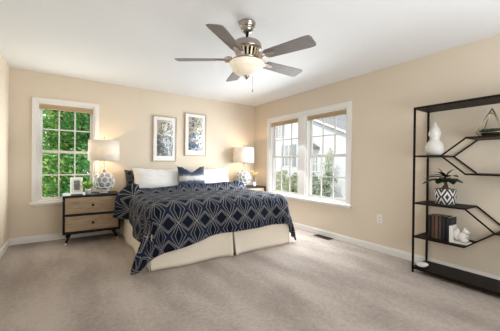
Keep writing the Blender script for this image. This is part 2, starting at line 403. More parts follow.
baseboard('baseboard_back', lambda b: bb_x(b, XL, 0, 0, -1))
baseboard('baseboard_left', lambda b: bb_y(b, YR, 0, XL, 1))
baseboard('baseboard_right', lambda b: bb_y(b, YR, 0, 0, -1))
baseboard('baseboard_rear', lambda b: bb_x(b, XL, 0, YR, 1))

# windows: local frame u along the wall, depth d outward, z up
def window(name, u0, u1, z0, z1, P):
    """P maps (u, d, z) to world; double-hung sashes with a three by two lattice each"""
    w = bpy.data.objects.new(name, None); COL.objects.link(w); struct(w); w.location = P((u0 + u1) / 2, 0, z0)
    inv = Matrix.Translation(-w.location)
    def bx(b, a0, a1, d0, d1, c0, c1, bev=0.0):
        p, q = P(a0, d0, c0), P(a1, d1, c1)
        b.box(min(p.x, q.x), max(p.x, q.x), min(p.y, q.y), max(p.y, q.y), min(p.z, q.z), max(p.z, q.z), inv, bev)
    b = MB()
    j = 0.024
    bx(b, u0, u0 + j, 0.0, 0.15, z0, z1); bx(b, u1 - j, u1, 0.0, 0.15, z0, z1)
    bx(b, u0 + j, u1 - j, 0.0, 0.15, z1 - j, z1); bx(b, u0 + j, u1 - j, 0.0, 0.15, z0, z0 + j)
    b.build('jamb', 'trim', w)
    zm = (z0 + z1) / 2 + 0.01
    for nm, za, zb, d in (('upper_sash', zm - 0.02, z1 - j, 0.085), ('lower_sash', z0 + j, zm + 0.02, 0.05)):
        b = MB(); s = 0.034; a0, a1 = u0 + j, u1 - j
        bx(b, a0, a0 + s, d, d + 0.032, za, zb); bx(b, a1 - s, a1, d, d + 0.032, za, zb)
        bx(b, a0 + s, a1 - s, d, d + 0.032, za, za + s); bx(b, a0 + s, a1 - s, d, d + 0.032, zb - s, zb)
        sash = b.build(nm, 'trim', w)
        b = MB(); g0, g1, h0, h1 = a0 + s, a1 - s, za + s, zb - s
        for k in (1, 2):
            u = g0 + (g1 - g0) * k / 3; bx(b, u - 0.009, u + 0.009, d + 0.006, d + 0.026, h0, h1)
        zc = (h0 + h1) / 2; bx(b, g0, g1, d + 0.007, d + 0.025, zc - 0.009, zc + 0.009)
        b.build('muntin_bars', 'trim', sash)
        b = MB(); bx(b, g0 - 0.005, g1 + 0.005, d + 0.0145, d + 0.0175, h0 - 0.005, h1 + 0.005); b.build('glass', 'glass', sash)
    return w
Pb = lambda u, d, z: Vector((u, d, z))
Pr = lambda u, d, z: Vector((d, u, z))
window('window_1', WL[0], WL[1], WL[2], WL[3], Pb)
window('window_2', -1.395, -0.56, WR[2], WR[3], Pr)
window('window_3', WR[0], -1.567, WR[2], WR[3], Pr)
# casings
b = MB(); c = 0.056
b.box(WL[0] - c, WL[0], -0.02, 0, 0.52, WL[3] + c, None, 0.003); b.box(WL[1], WL[1] + c, -0.02, 0, 0.52, WL[3] + c, None, 0.003)
b.box(WL[0], WL[1], -0.02, 0, WL[3], WL[3] + c, None, 0.003); b.box(WL[0] - c - 0.02, WL[1] + c + 0.02, -0.045, 0.03, WL[2] - 0.03, WL[2], None, 0.004)
b.box(WL[0] - c, WL[1] + c, -0.016, 0, 0.515, WL[2] - 0.03, None, 0.003)
struct(b.build('trim_1', 'trim'))
b = MB(); c = 0.075
b.box(-0.02, 0, WR[0] - c, WR[0], 0.515, WR[3] + c, None, 0.003); b.box(-0.02, 0, WR[1], WR[1] + c, 0.515, WR[3] + c, None, 0.003)
b.box(-0.02, 0, WR[0], WR[1], WR[3], WR[3] + c, None, 0.003); b.box(-0.045, 0.03, WR[0] - c - 0.02, WR[1] + c + 0.02, WR[2] - 0.03, WR[2], None, 0.004)
b.box(-0.016, 0, WR[0] - c, WR[1] + c, 0.515, WR[2] - 0.03, None, 0.003)
b.box(-0.02, 0.15, -1.567, -1.395, WR[2], WR[3], None, 0.003)
struct(b.build('trim_2', 'trim'))

# ------------------------------------------------------------------ outside
b = MB(); b.box(0.4, 40, -10, 40, -0.8, -0.6); struct(b.build('ground', 'ground'))
b = MB(); b.box(-30, 0.4, 0.4, 40, -0.8, -0.6); struct(b.build('ground', 'bush_leaf_b'))

def foliage(b, blobs, n, size, seed):
    rnd = random.Random(seed)
    for _ in range(n):
        c, r = rnd.choice(blobs)
        d = Vector((rnd.gauss(0, 1), rnd.gauss(0, 1), rnd.gauss(0, 1))).normalized()
        p = Vector(c) + Vector((d.x * r[0], d.y * r[1], d.z * r[2])) * (rnd.random() ** 0.35)
        nrm = (d + Vector((rnd.gauss(0, .6), rnd.gauss(0, .6), rnd.gauss(0, .6)))).normalized()
        x = nrm.cross(Vector((rnd.random(), rnd.random(), rnd.random() + .1))).normalized(); y = nrm.cross(x)
        s = size * rnd.uniform(0.6, 1.3)
        q = [p - x * s * .5, p - y * s * .22 , p + x * s * .5, p + y * s * .22]
        b.bm.faces.new([b.bm.verts.new(v) for v in q])
def tree(loc, h, r, mat, label, cat, seed, n=3800, size=0.15, group=None, name='tree', trunk=True, low=0.15):
    t = thing(name, loc, label, cat, group)
    rnd = random.Random(seed); blobs = []
    for k in range(12):
        a = rnd.uniform(0, 2 * PI); z = h * (low + (1 - low) * (k + 0.5) / 12)
        rr = r * (0.85 if z < h * .75 else 0.5)
        blobs.append(((math.cos(a) * rr * .5, math.sin(a) * rr * .5, z), (rr * .62, rr * .62, h * .13)))
    b = MB(); foliage(b, blobs, n, size, seed); b.build('foliage', mat, t, fix=False)
    if trunk:
        b = MB(); b.tube([(0, 0, 0), (0.05, 0.02, h * .4), (-0.04, 0.03, h * .8)], [r * .09, r * .06, r * .02], 8); b.build('trunk', 'bark', t)
        b = MB()
        for k in range(5):
            a = k * 1.3; z = h * (.25 + .1 * k)
            b.tube([(0.03, 0.02, z), (math.cos(a) * r * .4, math.sin(a) * r * .4, z + h * .1)], [r * .03, r * .012], 6)
        b.build('branches', 'bark', t)
    return t
tree((-4.35, 3.9, -0.6), 4.8, 1.15, 'tree_leaf', 'bright green tree outside the left-hand window, filling its left panes', 'tree', 11, 15000, 0.105)
tree((-2.75, 4.1, -0.6), 5.0, 1.15, 'tree_leaf_b', 'deeper green tree outside the left-hand window, behind the lamp and photo frame', 'tree', 12, 15000, 0.105)
tree((-3.6, 5.6, -0.6), 5.6, 1.5, 'tree_leaf', 'tall green tree standing further back between the two trees outside the left window', 'tree', 13, 15000, 0.16)
for k, (x, y, h, r, m, lb) in enumerate((
    (7.4, 4.1, 1.35, 0.75, 'bush_leaf_b', 'grey-green bush outside the right window pane nearest the shelf'),
    (7.6, 5.35, 1.25, 0.8, 'bush_leaf_b', 'low grey-green bush in the middle of the view through the nearer right window'),
    (7.2, 6.35, 1.2, 0.6, 'bush_leaf', 'pale bush outside the right windows beside the centre mullion'),
    (8.0, 8.3, 1.3, 0.8, 'bush_leaf', 'yellow-green bush seen low through the farther right window, on its right'),
    (8.0, 9.9, 1.25, 0.85, 'bush_leaf_b', 'grey-green bush seen low through the farther right window, on its left'))):
    tree((x, y, -0.6), h, r, m, lb, 'bush', 30 + k, 1500, 0.12, name='bush', trunk=True, low=0.1)
tree((8.1, 4.55, -0.6), 2.5, 0.55, 'bush_leaf', 'thin pale young tree in front of the neighbouring gable, right window', 'tree', 41, 700, 0.11)

def house_window(parent, x, y0, y1, z0, z1, sh=0.0):
    b = MB(); t = 0.06
    b.box(x - 0.06, x, y0 - t, y0, z0 - t, z1 + t); b.box(x - 0.06, x, y1, y1 + t, z0 - t, z1 + t)
    b.box(x - 0.06, x, y0, y1, z1, z1 + t); b.box(x - 0.06, x, y0, y1, z0 - t, z0)
    ym = (y0 + y1) / 2; zm = (z0 + z1) / 2
    b.box(x - 0.05, x, ym - .02, ym + .02, z0, z1); b.box(x - 0.05, x, y0, y1, zm - .02, zm + .02)
    w = b.build('window', 'trim', parent)
    b = MB(); b.box(x - 0.02, x - 0.005, y0, y1, z0, z1); b.build('pane', 'housewin', w)
    if sh:
        for ya, yb in ((y0 - t - sh, y0 - t - .01), (y1 + t + .01, y1 + t + sh)):
            b = MB(); b.box(x - 0.04, x, ya, yb, z0 - .05, z1 + .05)
            for k in range(6):
                z = z0 + (z1 - z0) * (k + .5) / 6; b.box(x - 0.055, x - 0.04, ya + .03, yb - .03, z - .03, z + .03)
            b.build('shutter', 'shutter', parent)
hA = thing('house', (9.6, 10.5, -0.6), 'pale neighbouring house with grey shuttered windows, seen through the farther right window', 'house')
inv = Vector((9.6, 10.5, -0.6))
def rel(o):
    for v in o.data.vertices: v.co -= inv
    for c in o.children: rel(c)
b = MB(); b.poly([(9.6, 7.2, -0.6), (9.6, 14, -0.6), (9.6, 14, 5.3), (9.6, 10.5, 6.6), (9.6, 7.2, 3.75)], 6, (1, 0, 0)); b.build('house_wall', 'siding', hA)
b = MB(); b.poly([(9.2, 6.98, 3.5), (9.2, 10.5, 6.55), (9.2, 10.5, 6.8), (9.2, 6.98, 3.7)], 6.6, (1, 0, 0)); b.poly([(9.2, 10.5, 6.55), (9.2, 14.3, 5.0), (9.2, 14.3, 5.2), (9.2, 10.5, 6.8)], 6.6, (1, 0, 0)); b.build('house_roof', 'roof', hA)
house_window(hA, 9.6, 9.0, 9.7, 1.05, 2.5, 0.34)
house_window(hA, 9.6, 10.1, 10.45, 3.2, 4.3, 0.2)
for o in hA.children: rel(o)
hB = thing('house', (9.0, 5.3, -0.6), 'neighbouring house with a sloping white roof edge, seen through the nearer right window', 'house')
inv = Vector((9.0, 5.3, -0.6))
b = MB(); b.poly([(9.0, 3.9, -0.6), (9.0, 6.9, -0.6), (9.0, 6.9, 3.95), (9.0, 3.9, 2.7)], 4.5, (1, 0, 0)); b.build('house_wall', 'siding', hB)
b = MB(); b.poly([(8.8, 3.4, 2.50), (8.8, 6.95, 4.0), (8.8, 6.95, 4.22), (8.8, 3.4, 2.72)], 5, (1, 0, 0)); b.build('house_roof', 'roof', hB)
b = MB(); b.poly([(8.76, 3.4, 2.58), (8.76, 6.95, 4.08), (8.76, 6.95, 4.2), (8.76, 3.4, 2.70)], 0.035, (1, 0, 0)); b.build('fascia_board', 'trim', hB)
b = MB(); b.poly([(8.5, 6.0, 2.05), (8.5, 6.75, 2.35), (8.5, 6.75, 2.6), (8.5, 6.0, 2.2)], 0.5, (1, 0, 0)); b.build('porch_eave', 'eave', hB)
house_window(hB, 9.0, 5.0, 5.55, 0.75, 1.65)
house_window(hB, 9.0, 6.1, 6.5, 0.75, 1.65)
for o in hB.children: rel(o)

# ------------------------------------------------------------------ woven shades rolled up in the windows
def blind(u0, u1, P, label):
    c = P((u0 + u1) / 2, 0.018, 1.93); t = thing('roman_shade', c, label, 'window shade', 'woven shades at the window tops')
    inv = Matrix.Translation(-c)
    def bx(b, a0, a1, d0, d1, c0, c1, bev):
        p, q = P(a0, d0, c0), P(a1, d1, c1)
        b.box(min(p.x, q.x), max(p.x, q.x), min(p.y, q.y), max(p.y, q.y), c0, c1, inv, bev)
    b = MB(); bx(b, u0 + .004, u1 - .004, 0.002, 0.040, 1.965, 2.018, 0.003); b.build('valance', 'woven', t)
    b = MB()
    for k in range(3): bx(b, u0 + .008, u1 - .008, 0.004 + .004 * k, 0.036 + .003 * k, 1.922 + .014 * k, 1.938 + .014 * k, 0.006)
    b.build('folded_cloth', 'woven', t)
blind(WL[0], WL[1], Pb, 'tan woven shade drawn up in the left window, above the green trees')
blind(-1.395, WR[1], Pr, 'tan woven shade drawn up in the farther right window, near the room corner')
blind(WR[0], -1.567, Pr, 'tan woven shade drawn up in the nearer right window, closest to the black shelf')

# ------------------------------------------------------------------ bed
BX0, BX1, BYF = -2.70, -0.77, -1.96; BXC = (BX0 + BX1) / 2
bed = thing('bed', (BXC, -1.0, 0), 'king bed with cream bed skirt under the navy patterned duvet', 'bed')
o0 = Vector((BXC, -1.0, 0)); To = Matrix.Translation(-o0)
b = MB(); b.box(BX0, BX1, BYF, -0.03, 0.37, 0.665, To, 0.085); b.build('mattress', 'sheet', bed)
b = MB(); b.box(BX0 + .02, BX1 - .02, BYF + .02, -0.03, 0.14, 0.37, To, 0.01); b.build('box_spring', 'sheet', bed)
for x in (BX0 + .15, BX1 - .15):
    for y in (BYF + .15, -0.2):
        b = MB(); b.tube([Vector((x, y, 0)) - o0, Vector((x, y, 0.14)) - o0], 0.025, 10); b.build('leg', 'black', bed)
def skirt(p0, p1, nrm, seed, amp=0.016, split=None):
    p0, p1, nrm = Vector((*p0, 0)), Vector((*p1, 0)), Vector((*nrm, 0)); b = MB(); L = (p1 - p0).length
    def fn(u, v):
        z = 0.39 * (1 - v) + 0.006
        w = (mnoise.noise(Vector((u * L * 3.1, seed, 0.3 * v))) * 0.8 + 0.6 * math.sin(u * L * 9 + seed)) * amp * (0.15 + v)
        if split is not None:
            dd = abs(u - split) * L
            w += 0.034 * v * math.exp(-(dd / 0.07) ** 2); u += (0.5 - split) * 0.03 * v * math.exp(-(dd / 0.05) ** 2)
        return p0.lerp(p1, u) + nrm * (0.012 + w + 0.022 * v) + Vector((0, 0, z)) - o0
    b.grid(int(L * 45) + 4, 10, fn); s = b.build('skirt_panel', 'skirt', bed); mod_solid(s, 0.004, 0)
xs = -1.715
skirt((BX0, -0.05), (BX0, BYF - 0.03), (-1, 0), 1.3)
skirt((BX0 - 0.018, BYF), (xs - 0.003, BYF), (0, -1), 4.1, split=1)
skirt((xs + 0.003, BYF), (BX1 + 0.005, BYF), (0, -1), 7.7, split=0)
skirt((BX1, BYF - 0.008), (BX1, -0.05), (1, 0), 9.2)
b = MB(); b.box(xs - .05, xs + .05, BYF - 0.006, BYF - 0.002, 0.01, 0.38, To); b.build('pleat_backing', 'skirt', bed)

# duvet draped over the mattress; cloth coordinates s (across) and t (from the fold to the foot)
RR = 0.15; TOP = 0.70
X0, X1, YF = BX0 - 0.035 + RR, BX1 + 0.035 - RR, BYF - 0.035 + RR
YH = -0.50
def edge(d):
    if d <= 0: return 0.0, 0.0, 0.0
    q = RR * PI / 2
    if d < q: a = d / RR; return RR * math.sin(a), RR * (1 - math.cos(a)), a
    e = d - q
    return RR + 0.05 * e, RR + e * 0.998, PI / 2
def duvet_pt(s, t, L0, R0, F0):
    # s in metres from the left hem to the right hem, t from the head to the foot hem
    sx = s; ox = 0.0; side = 0
    if sx < X0: ox = X0 - sx; side = -1
    elif sx > X1: ox = sx - X1; side = 1
    y = YH - t; oy = max(0.0, YF - y)
    cx = min(max(sx, X0), X1); cy = max(y, YF)
    n = Vector((0, 0, 1))
    if ox and oy:
        r = math.hypot(ox, oy); ph = math.atan2(oy, ox)
        h, dr, a = edge(r); s2 = math.sin(2 * ph) ** 2
        ex = max(0, r - 0.28)
        k = (0.36, 0.05) if side < 0 else (0.16, 0.06)
        p = Vector((cx + side * (h * math.cos(ph) + s2 * ex * k[0]), cy - h * math.sin(ph) - s2 * ex * k[1], TOP - dr))
        n = Vector((side * math.cos(ph) * math.sin(a), -math.sin(ph) * math.sin(a), math.cos(a)))
        off = r
    else:
        h, dr, a = edge(ox or oy); off = ox or oy
        if ox: p = Vector((cx + side * h, cy, TOP - dr)); n = Vector((side * math.sin(a), 0, math.cos(a)))
        else: p = Vector((cx, cy - h, TOP - dr)); n = Vector((0, -math.sin(a), math.cos(a)))
    # puffiness, wrinkles, hanging folds
    w = 0.012 * mnoise.noise(Vector((s * 2.6, t * 2.6, 1.0))) + 0.006 * mnoise.noise(Vector((s * 7, t * 7, 4.0)))
    if off > 0.15:
        al = (t if ox > oy else s)
        w += 0.030 * min(1, (off - .15) / .3) * math.sin(al * 7.5 + 0.7 + 1.2 * mnoise.noise(Vector((al * 2, 3, 0))))
    # rolled fold at the head end
    tt = t - 0.13
    roll = 0.092 * math.exp(-(tt / 0.085) ** 2) * (1 + 0.18 * mnoise.noise(Vector((s * 3.3, 9, 0))))
    q_ = min(1.0, max(0.0, (-1.75 - s) / 0.6)); q_ = q_ * q_ * (3 - 2 * q_)
    if ox: roll *= 1.35
    else: roll *= 1 - 0.5 * q_
    w += roll - 0.035 * math.exp(-((t - 0.31) / 0.07) ** 2)
    if t < 0.05: w -= (0.05 - t) * 1.2
    p = p + n * w; p.z = max(p.z, 0.028); return p
LD0, LD1, RD0, RD1, FD = 0.42, 0.57, 0.50, 0.62, 0.475
TL = (YH - YF) + FD
b = MB(); NU, NV = 150, 110
def dmap(u, v):
    q_ = min(1.0, max(0.0, (0.48 - u) / 0.34)); t = v * (TL + 0.125 * q_ * q_ * (3 - 2 * q_) + 0.035 * max(0, (u - .8) / .2))
    l = LD0 + (LD1 - LD0) * min(1, max(0, (t - 0.15) / 1.3)); r = RD0 + (RD1 - RD0) * v
    s = (X0 - l) + u * ((X1 + r) - (X0 - l))
    return s, t
dv = b.grid(NU, NV, lambda u, v: duvet_pt(*dmap(u, v), 0, 0, 0), lambda u, v: (dmap(u, v)[0], -dmap(u, v)[1]))
duv = b.build('duvet', 'duvet', fix=False); mod_solid(duv, 0.022, -1)
tag(duv, 'navy duvet with pale star lattice spread over the bed, folded at the head', 'duvet')

def pillow(name, w, h, t, mat, label, cat, loc, tilt, yaw=0.0, chop=0.0, pinch=0.06, group=None, flange=0.0, seed=0.0, roll=0.0):
    b = MB(); n = 26
    def side(sgn):
        def fn(u, v):
            a, c = u * 2 - 1, v * 2 - 1
            x = a * w / 2 * (1 - pinch * (1 - c * c)); z = c * h / 2 * (1 - pinch * (1 - a * a))
            if chop and c > -0.2: z -= chop * math.exp(-(a / 0.42) ** 2) * ((c + .2) / 1.2) ** 2
            k = max(0.0, (1 - abs(a) ** 3.2) * (1 - abs(c) ** 3.2)) ** 0.62
            th = t / 2 * k * (1 + 0.16 * mnoise.noise(Vector((a * 2.1 + seed, c * 2.1, sgn))) + .06 * mnoise.noise(Vector((a * 5 + seed, c * 5, sgn))))
            z -= 0.012 * (1 + c) * abs(mnoise.noise(Vector((a * 3 + seed, 0, 0))))
            return Vector((x, -sgn * th, z + h / 2))
        return fn
    for sgn in (1, -1): b.grid(n, n, side(sgn), lambda u, v: ((u, v) if name != 'pillow_sham' else (u * w, v * h)))
    bmesh.ops.remove_doubles(b.bm, verts=b.bm.verts, dist=0.0008)
    o = b.build(name, mat, None, loc); o.rotation_euler = (tilt, roll, yaw)
    return tag(o, label, cat, group)
pillow('pillow_sham', 0.90, 0.38, 0.12, 'sham', 'navy patterned pillow sham peeking out behind the left white pillow', 'pillow', (-2.22, -0.125, 0.668), -0.20, seed=3, group='patterned shams against the wall')
pillow('pillow_sham', 0.88, 0.39, 0.12, 'sham', 'navy patterned pillow sham, barely showing above the right white pillow', 'pillow', (-1.27, -0.125, 0.668), -0.20, seed=8, group='patterned shams against the wall')
pillow('bed_pillow', 0.91, 0.425, 0.22, 'pillow_white', 'white bed pillow on the left, leaning on the patterned sham', 'pillow', (-2.16, -0.37, 0.668), -0.30, seed=1, pinch=0.105, group='white bed pillows', roll=0.03)
pillow('bed_pillow', 0.88, 0.425, 0.22, 'pillow_white', 'white bed pillow on the right, beside the tie-dyed cushion', 'pillow', (-1.23, -0.365, 0.668), -0.30, seed=5, pinch=0.105, group='white bed pillows', roll=-0.02)
pillow('throw_pillow', 0.50, 0.42, 0.16, 'tiedye', 'navy tie-dyed throw pillow with a pale band, in front of the white pillows', 'cushion', (-1.655, -0.515, 0.70), -0.22, seed=2, pinch=0.07, chop=0.10)

# ------------------------------------------------------------------ nightstands
NW, ND, NZ0, NZ1 = 0.72, 0.42, 0.15, 0.69
def make_nightstand(loc, label):
    t = thing('nightstand', loc, label, 'nightstand', 'nightstands beside the bed')
    w, d = NW / 2, ND / 2; f = 0.026
    b = MB()
    b.box(-w, w, -d, d, NZ1 - 0.028, NZ1, None, 0.003); b.box(-w, w, -d, d, NZ0, NZ0 + 0.034, None, 0.003)
    b.box(-w, -w + f, -d, d, NZ0 + .034, NZ1 - .028); b.box(w - f, w, -d, d, NZ0 + .034, NZ1 - .028)
    b.box(-w + f, w - f, d - .012, d, NZ0 + .034, NZ1 - .028)
    b.box(-w + f, w - f, -d, d - .012, 0.402, 0.428)
    b.build('case', 'black', t)
    for za, zb in ((NZ0 + .038, 0.398), (0.432, NZ1 - .032)):
        b = MB(); b.box(-w + f + .003, w - f - .003, -d + .004, -d + .024, za, zb, None, 0.002)
        b.box(-w + f + .015, w - f - .015, -d + .024, d - .03, za + .01, zb - .04)
        dr = b.build('drawer', 'oak', t)
        zc = (za + zb) / 2; b = MB()
        b.lathe([(0.006, 0), (0.006, 0.012), (0.016, 0.016), (0.017, 0.024), (0.010, 0.029)], 14, mat=Matrix.Translation((0, -d + .004, zc)) @ Matrix.Rotation(PI / 2, 4, 'X'))
        b.build('knob', 'black', dr)
    for sx in (-1, 1):
        for sy in (-1, 1):
            a = Vector((sx * (w - .085), sy * (d - .07), NZ0)); e = Vector((sx * (w - .03), sy * (d - .025), 0.0))
            m_ = a.lerp(e, 0.8)
            b = MB(); b.tube([a, m_], [0.021, 0.0135], 12); lg = b.build('leg', 'black', t)
            b = MB(); b.tube([m_, e], [0.0138, 0.010], 12); b.build('foot_tip', 'gold_tip', lg)
    return t
ns = make_nightstand((-3.143, -0.03 - ND / 2, 0), 'black nightstand with two oak drawers, left of the bed under the window')
ns2 = copy_tree(ns); ns2.location = (-0.377, -0.03 - ND / 2, 0); ns2['label'] = 'black nightstand on the far side of the bed, in the room corner'

# ------------------------------------------------------------------ table lamps
def make_lamp(loc, label, power):
    t = thing('table_lamp', loc, label, 'lamp', 'honeycomb table lamps')
    b = MB(); b.lathe([(0.055, 0), (0.058, 0.006), (0.055, 0.016), (0.02, 0.02)], 28); b.build('foot', 'silverwhite', t)
    # honeycomb ball: dual of a subdivided icosahedron, holes with thick rounded rims
    bm = bmesh.new(); bmesh.ops.create_icosphere(bm, subdivisions=2, radius=1.0)
    bmesh.ops.rotate(bm, verts=bm.verts, matrix=Matrix.Rotation(0.35, 3, 'X') @ Matrix.Rotation(0.3, 3, 'Z'))
    bm.verts.ensure_lookup_table()
    b = MB(); R_ = 0.142; seg = 5
    for v in bm.verts:
        n = v.co.normalized()
        ring = [sum((q.co for q in f.verts), Vector()) / 3 for f in v.link_faces]
        ax = n.cross(Vector((0.3, 0.2, 1))).normalized(); ay = n.cross(ax)
        ring.sort(key=lambda p: math.atan2(p.dot(ay), p.dot(ax)))
        k = len(ring); fine = []
        for i in range(k):
            p, q = ring[i], ring[(i + 1) % k]
            for s_ in range(3): fine.append(p.lerp(q, s_ / 3))
        prof = [(1.0, 0.03), (0.95, 0.06), (0.86, 0.06), (0.80, 0.02), (0.79, -0.05), (0.86, -0.10)]
        rows = []
        for (fr, up) in prof:
            row = []
            for p in fine:
                rad = p - n * p.dot(n); base = n * p.dot(n)
                rd = rad.normalized() * (rad.length * 0.35 + 0.65 * (sum((q - n * q.dot(n)).length for q in ring) / k)) if fr < 0.9 else rad
                c = (base + rd * fr).normalized() * (1 + up)
                row.append(b.bm.verts.new(Vector((c.x * R_, c.y * R_, c.z * R_ * 1.06))))
            rows.append(row)
        for r0, r1 in zip(rows, rows[1:]):
            m_ = len(r0)
            for i in range(m_): b.bm.faces.new((r0[i], r0[(i + 1) % m_], r1[(i + 1) % m_], r1[i])).smooth = True
    bm.free(); bmesh.ops.remove_doubles(b.bm, verts=b.bm.verts, dist=0.0004)
    o = b.build('honeycomb_body', 'glaze', t, (0, 0, 0.172))
    b = MB(); b.ball((0, 0, 0.172), 0.116, (1, 1, 1.06), 24, 16); b.build('shadow_globe', 'hole_shadow', t)  # added grey ball standing in for the shadow inside the open lattice
    b = MB(); b.lathe([(0.03, 0.315), (0.026, 0.335), (0.012, 0.345), (0.009, 0.36), (0.009, 0.52), (0.014, 0.53), (0.014, 0.56), (0.004, 0.565), (0.004, 0.82), (0.009, 0.825), (0.009, 0.84), (0.004, 0.855), (0.001, 0.865)], 16); b.build('stem', 'nickel', t)
    b = MB(); pr = [(0.217, 0.495), (0.208, 0.80)]
    b.lathe(pr, 48, cap=False); s = b.build('lamp_shade', 'shade', t); mod_solid(s, 0.002, 0)
    b = MB()
    for k in range(3):
        a = k * 2 * PI / 3; b.tube([(0, 0, 0.792), (0.207 * math.cos(a), 0.207 * math.sin(a), 0.797)], 0.002, 6)
    b.build('shade_ring', 'nickel', s)
    b = MB(); b.ball((0, 0, 0.63), 0.028, (1, 1, 1.25)); 
    m = MT.get('bulb')
    if not m:
        q = Mat('warm_bulb', (1, 0.9, 0.75), 0.4, Emission_Color=(1, 0.68, 0.38, 1), Emission_Strength=power / 0.010); m = MT['bulb'] = q.m
    b.build('bulb', m, t)
    return t
lp = make_lamp((-2.985, -0.23, NZ1), 'white honeycomb lamp with drum shade, on the nightstand under the left window', 1.7)
lp2 = copy_tree(lp); lp2.location = (-0.43, -0.23, NZ1); lp2['label'] = 'white honeycomb lamp with drum shade, on the far nightstand in the room corner'

# ------------------------------------------------------------------ things on the nightstands
fr = thing('photo_frame', (-3.335, -0.27, NZ1), 'small white-silver photo frame standing on the left nightstand', 'photo frame', rot=0.12)
Tq = Matrix.Rotation(-0.17, 4, 'X')
b = MB(); w, h, e = 0.076, 0.245, 0.028
b.box(-w, -w + e, -.009, .009, 0, h, Tq, .003); b.box(w - e, w, -.009, .009, 0, h, Tq, .003); b.box(-w + e, w - e, -.009, .009, 0, e, Tq, .003); b.box(-w + e, w - e, -.009, .009, h - e, h, Tq, .003)
b.build('frame', 'silver_frame', fr)
b = MB(); b.box(-w + e, w - e, -.003, .001, e, h - e, Tq); mt = b.build('mat', 'mat_board', fr)
b = MB(); b.box(-.034, .038, -.0045, -.003, 0.06, h - .046, Tq); b.build('photograph', 'photo', fr)
b = MB(); b.box(-w + .004, w - .004, .009, .013, .004, h - .004, Tq); b.poly([(-0.03, 0.055, 0.17), (0.03, 0.055, 0.17), (0.04, 0.125, 0.0), (-0.04, 0.125, 0.0)], 0.004, (0, 0.8, 0.4)); b.build('easel_back', 'black', fr)

pl = thing('potted_plant', (-3.20, -0.345, NZ1), 'small bright green plant in a silvery pot, between photo frame and lamp', 'plant')
b = MB(); b.lathe([(0.028, 0), (0.034, 0.004), (0.040, 0.06), (0.042, 0.078), (0.038, 0.078), (0.036, 0.066), (0.001, 0.066)], 24); b.build('pot', 'silverwhite', pl)
b = MB(); b.lathe([(0.036, 0.064), (0.001, 0.068)], 20); b.build('soil', 'soil', pl)
b = MB(); rnd = random.Random(5)
for k in range(46):
    a = rnd.uniform(0, 2 * PI); r0 = rnd.uniform(0, .022); L = rnd.uniform(.08, .155); lean = rnd.uniform(.1, .75)
    d = Vector((math.cos(a) * lean, math.sin(a) * lean, 1)).normalized(); p = Vector((math.cos(a) * r0, math.sin(a) * r0, .064))
    sd = d.cross(Vector((0, 0, 1))).normalized() * 0.012
    pts = [p + d * L * q + Vector((math.cos(a), math.sin(a), 0)) * .03 * q * q for q in (0, .4, .75, 1)]
    ws = (0.5, 1, .8, .05)
    L_ = [b.bm.verts.new(x - sd * w_) for x, w_ in zip(pts, ws)]; R2 = [b.bm.verts.new(x + sd * w_) for x, w_ in zip(pts, ws)]
    for i in range(3): b.bm.faces.new((L_[i], R2[i], R2[i + 1], L_[i + 1]))
b.build('leaves', 'leaf_fresh', pl, fix=False)

fl = thing('flower_vase', (-0.215, -0.31, NZ1), 'small vase of yellow flowers beside the lamp on the far nightstand', 'vase of flowers')
b = MB(); b.lathe([(0.026, 0), (0.040, 0.01), (0.046, 0.04), (0.036, 0.072), (0.022, 0.088), (0.026, 0.098), (0.022, 0.098), (0.018, 0.086), (0.001, 0.08)], 24); b.build('vase', 'porcelain', fl)
for k in range(5):
    a = k * 1.26 + .4; e = Vector((math.cos(a) * .045, math.sin(a) * .045, .245 + .028 * (k % 3)))
    b = MB(); b.tube([(0, 0, .08), (e.x * .4, e.y * .4, .17), e], .0025, 6); b.build('stem', 'leaf_dark', fl)
    b = MB()
    for q in range(7):
        ang = q * 2 * PI / 7; b.ball(e + Vector((math.cos(ang) * .017, math.sin(ang) * .023, .006)), .017, (1, 1, .55), 8, 6)
    b.ball(e + Vector((0, 0, .008)), .011, (1, 1, .8), 8, 6); b.build('blossom', 'flower', fl)
b = MB(); rnd = random.Random(3)
for q in range(9):
    a = q * .7; b.ball((math.cos(a) * .036, math.sin(a) * .036, .098 + .012 * (q % 3)), .015, (1, 1, .7), 8, 6)
b.build('low_blossoms', 'pink', fl)

# ------------------------------------------------------------------ pictures
def picture(x0, x1, z0, z1, art, label, ins):
    c = Vector(((x0 + x1) / 2, 0, (z0 + z1) / 2)); t = thing('framed_print', c, label, 'picture', 'framed floral prints above the bed')
    w, h = (x1 - x0) / 2, (z1 - z0) / 2; e = 0.017
    b = MB(); b.box(-w, -w + e, -.030, -.002, -h, h, None, .002); b.box(w - e, w, -.030, -.002, -h, h, None, .002)
    b.box(-w + e, w - e, -.030, -.002, -h, -h + e, None, .002); b.box(-w + e, w - e, -.030, -.002, h - e, h, None, .002)
    b.build('frame', 'champagne', t)
    b = MB(); b.box(-w + e, w - e, -.018, -.004, -h + e, h - e); b.build('mat', 'mat_board', t)
    l, r, bt, tp = ins; b = MB()
    b.grid(1, 1, lambda u, v: Vector((-w + l + u * (2 * w - l - r), -.0195, -h + bt + v * (2 * h - bt - tp))), lambda u, v: (u, v))
    o = b.build('print', art, t, fix=False); mod_solid(o, .001, 1)
picture(-2.203, -1.777, 1.183, 2.00, 'art_a', 'framed grey floral print on the wall, the lower one on the left', (.07, .07, .10, .075))
picture(-1.62, -1.182, 1.303, 2.116, 'art_b', 'framed blue floral print on the wall, the higher one on the right', (.075, .07, .10, .075))

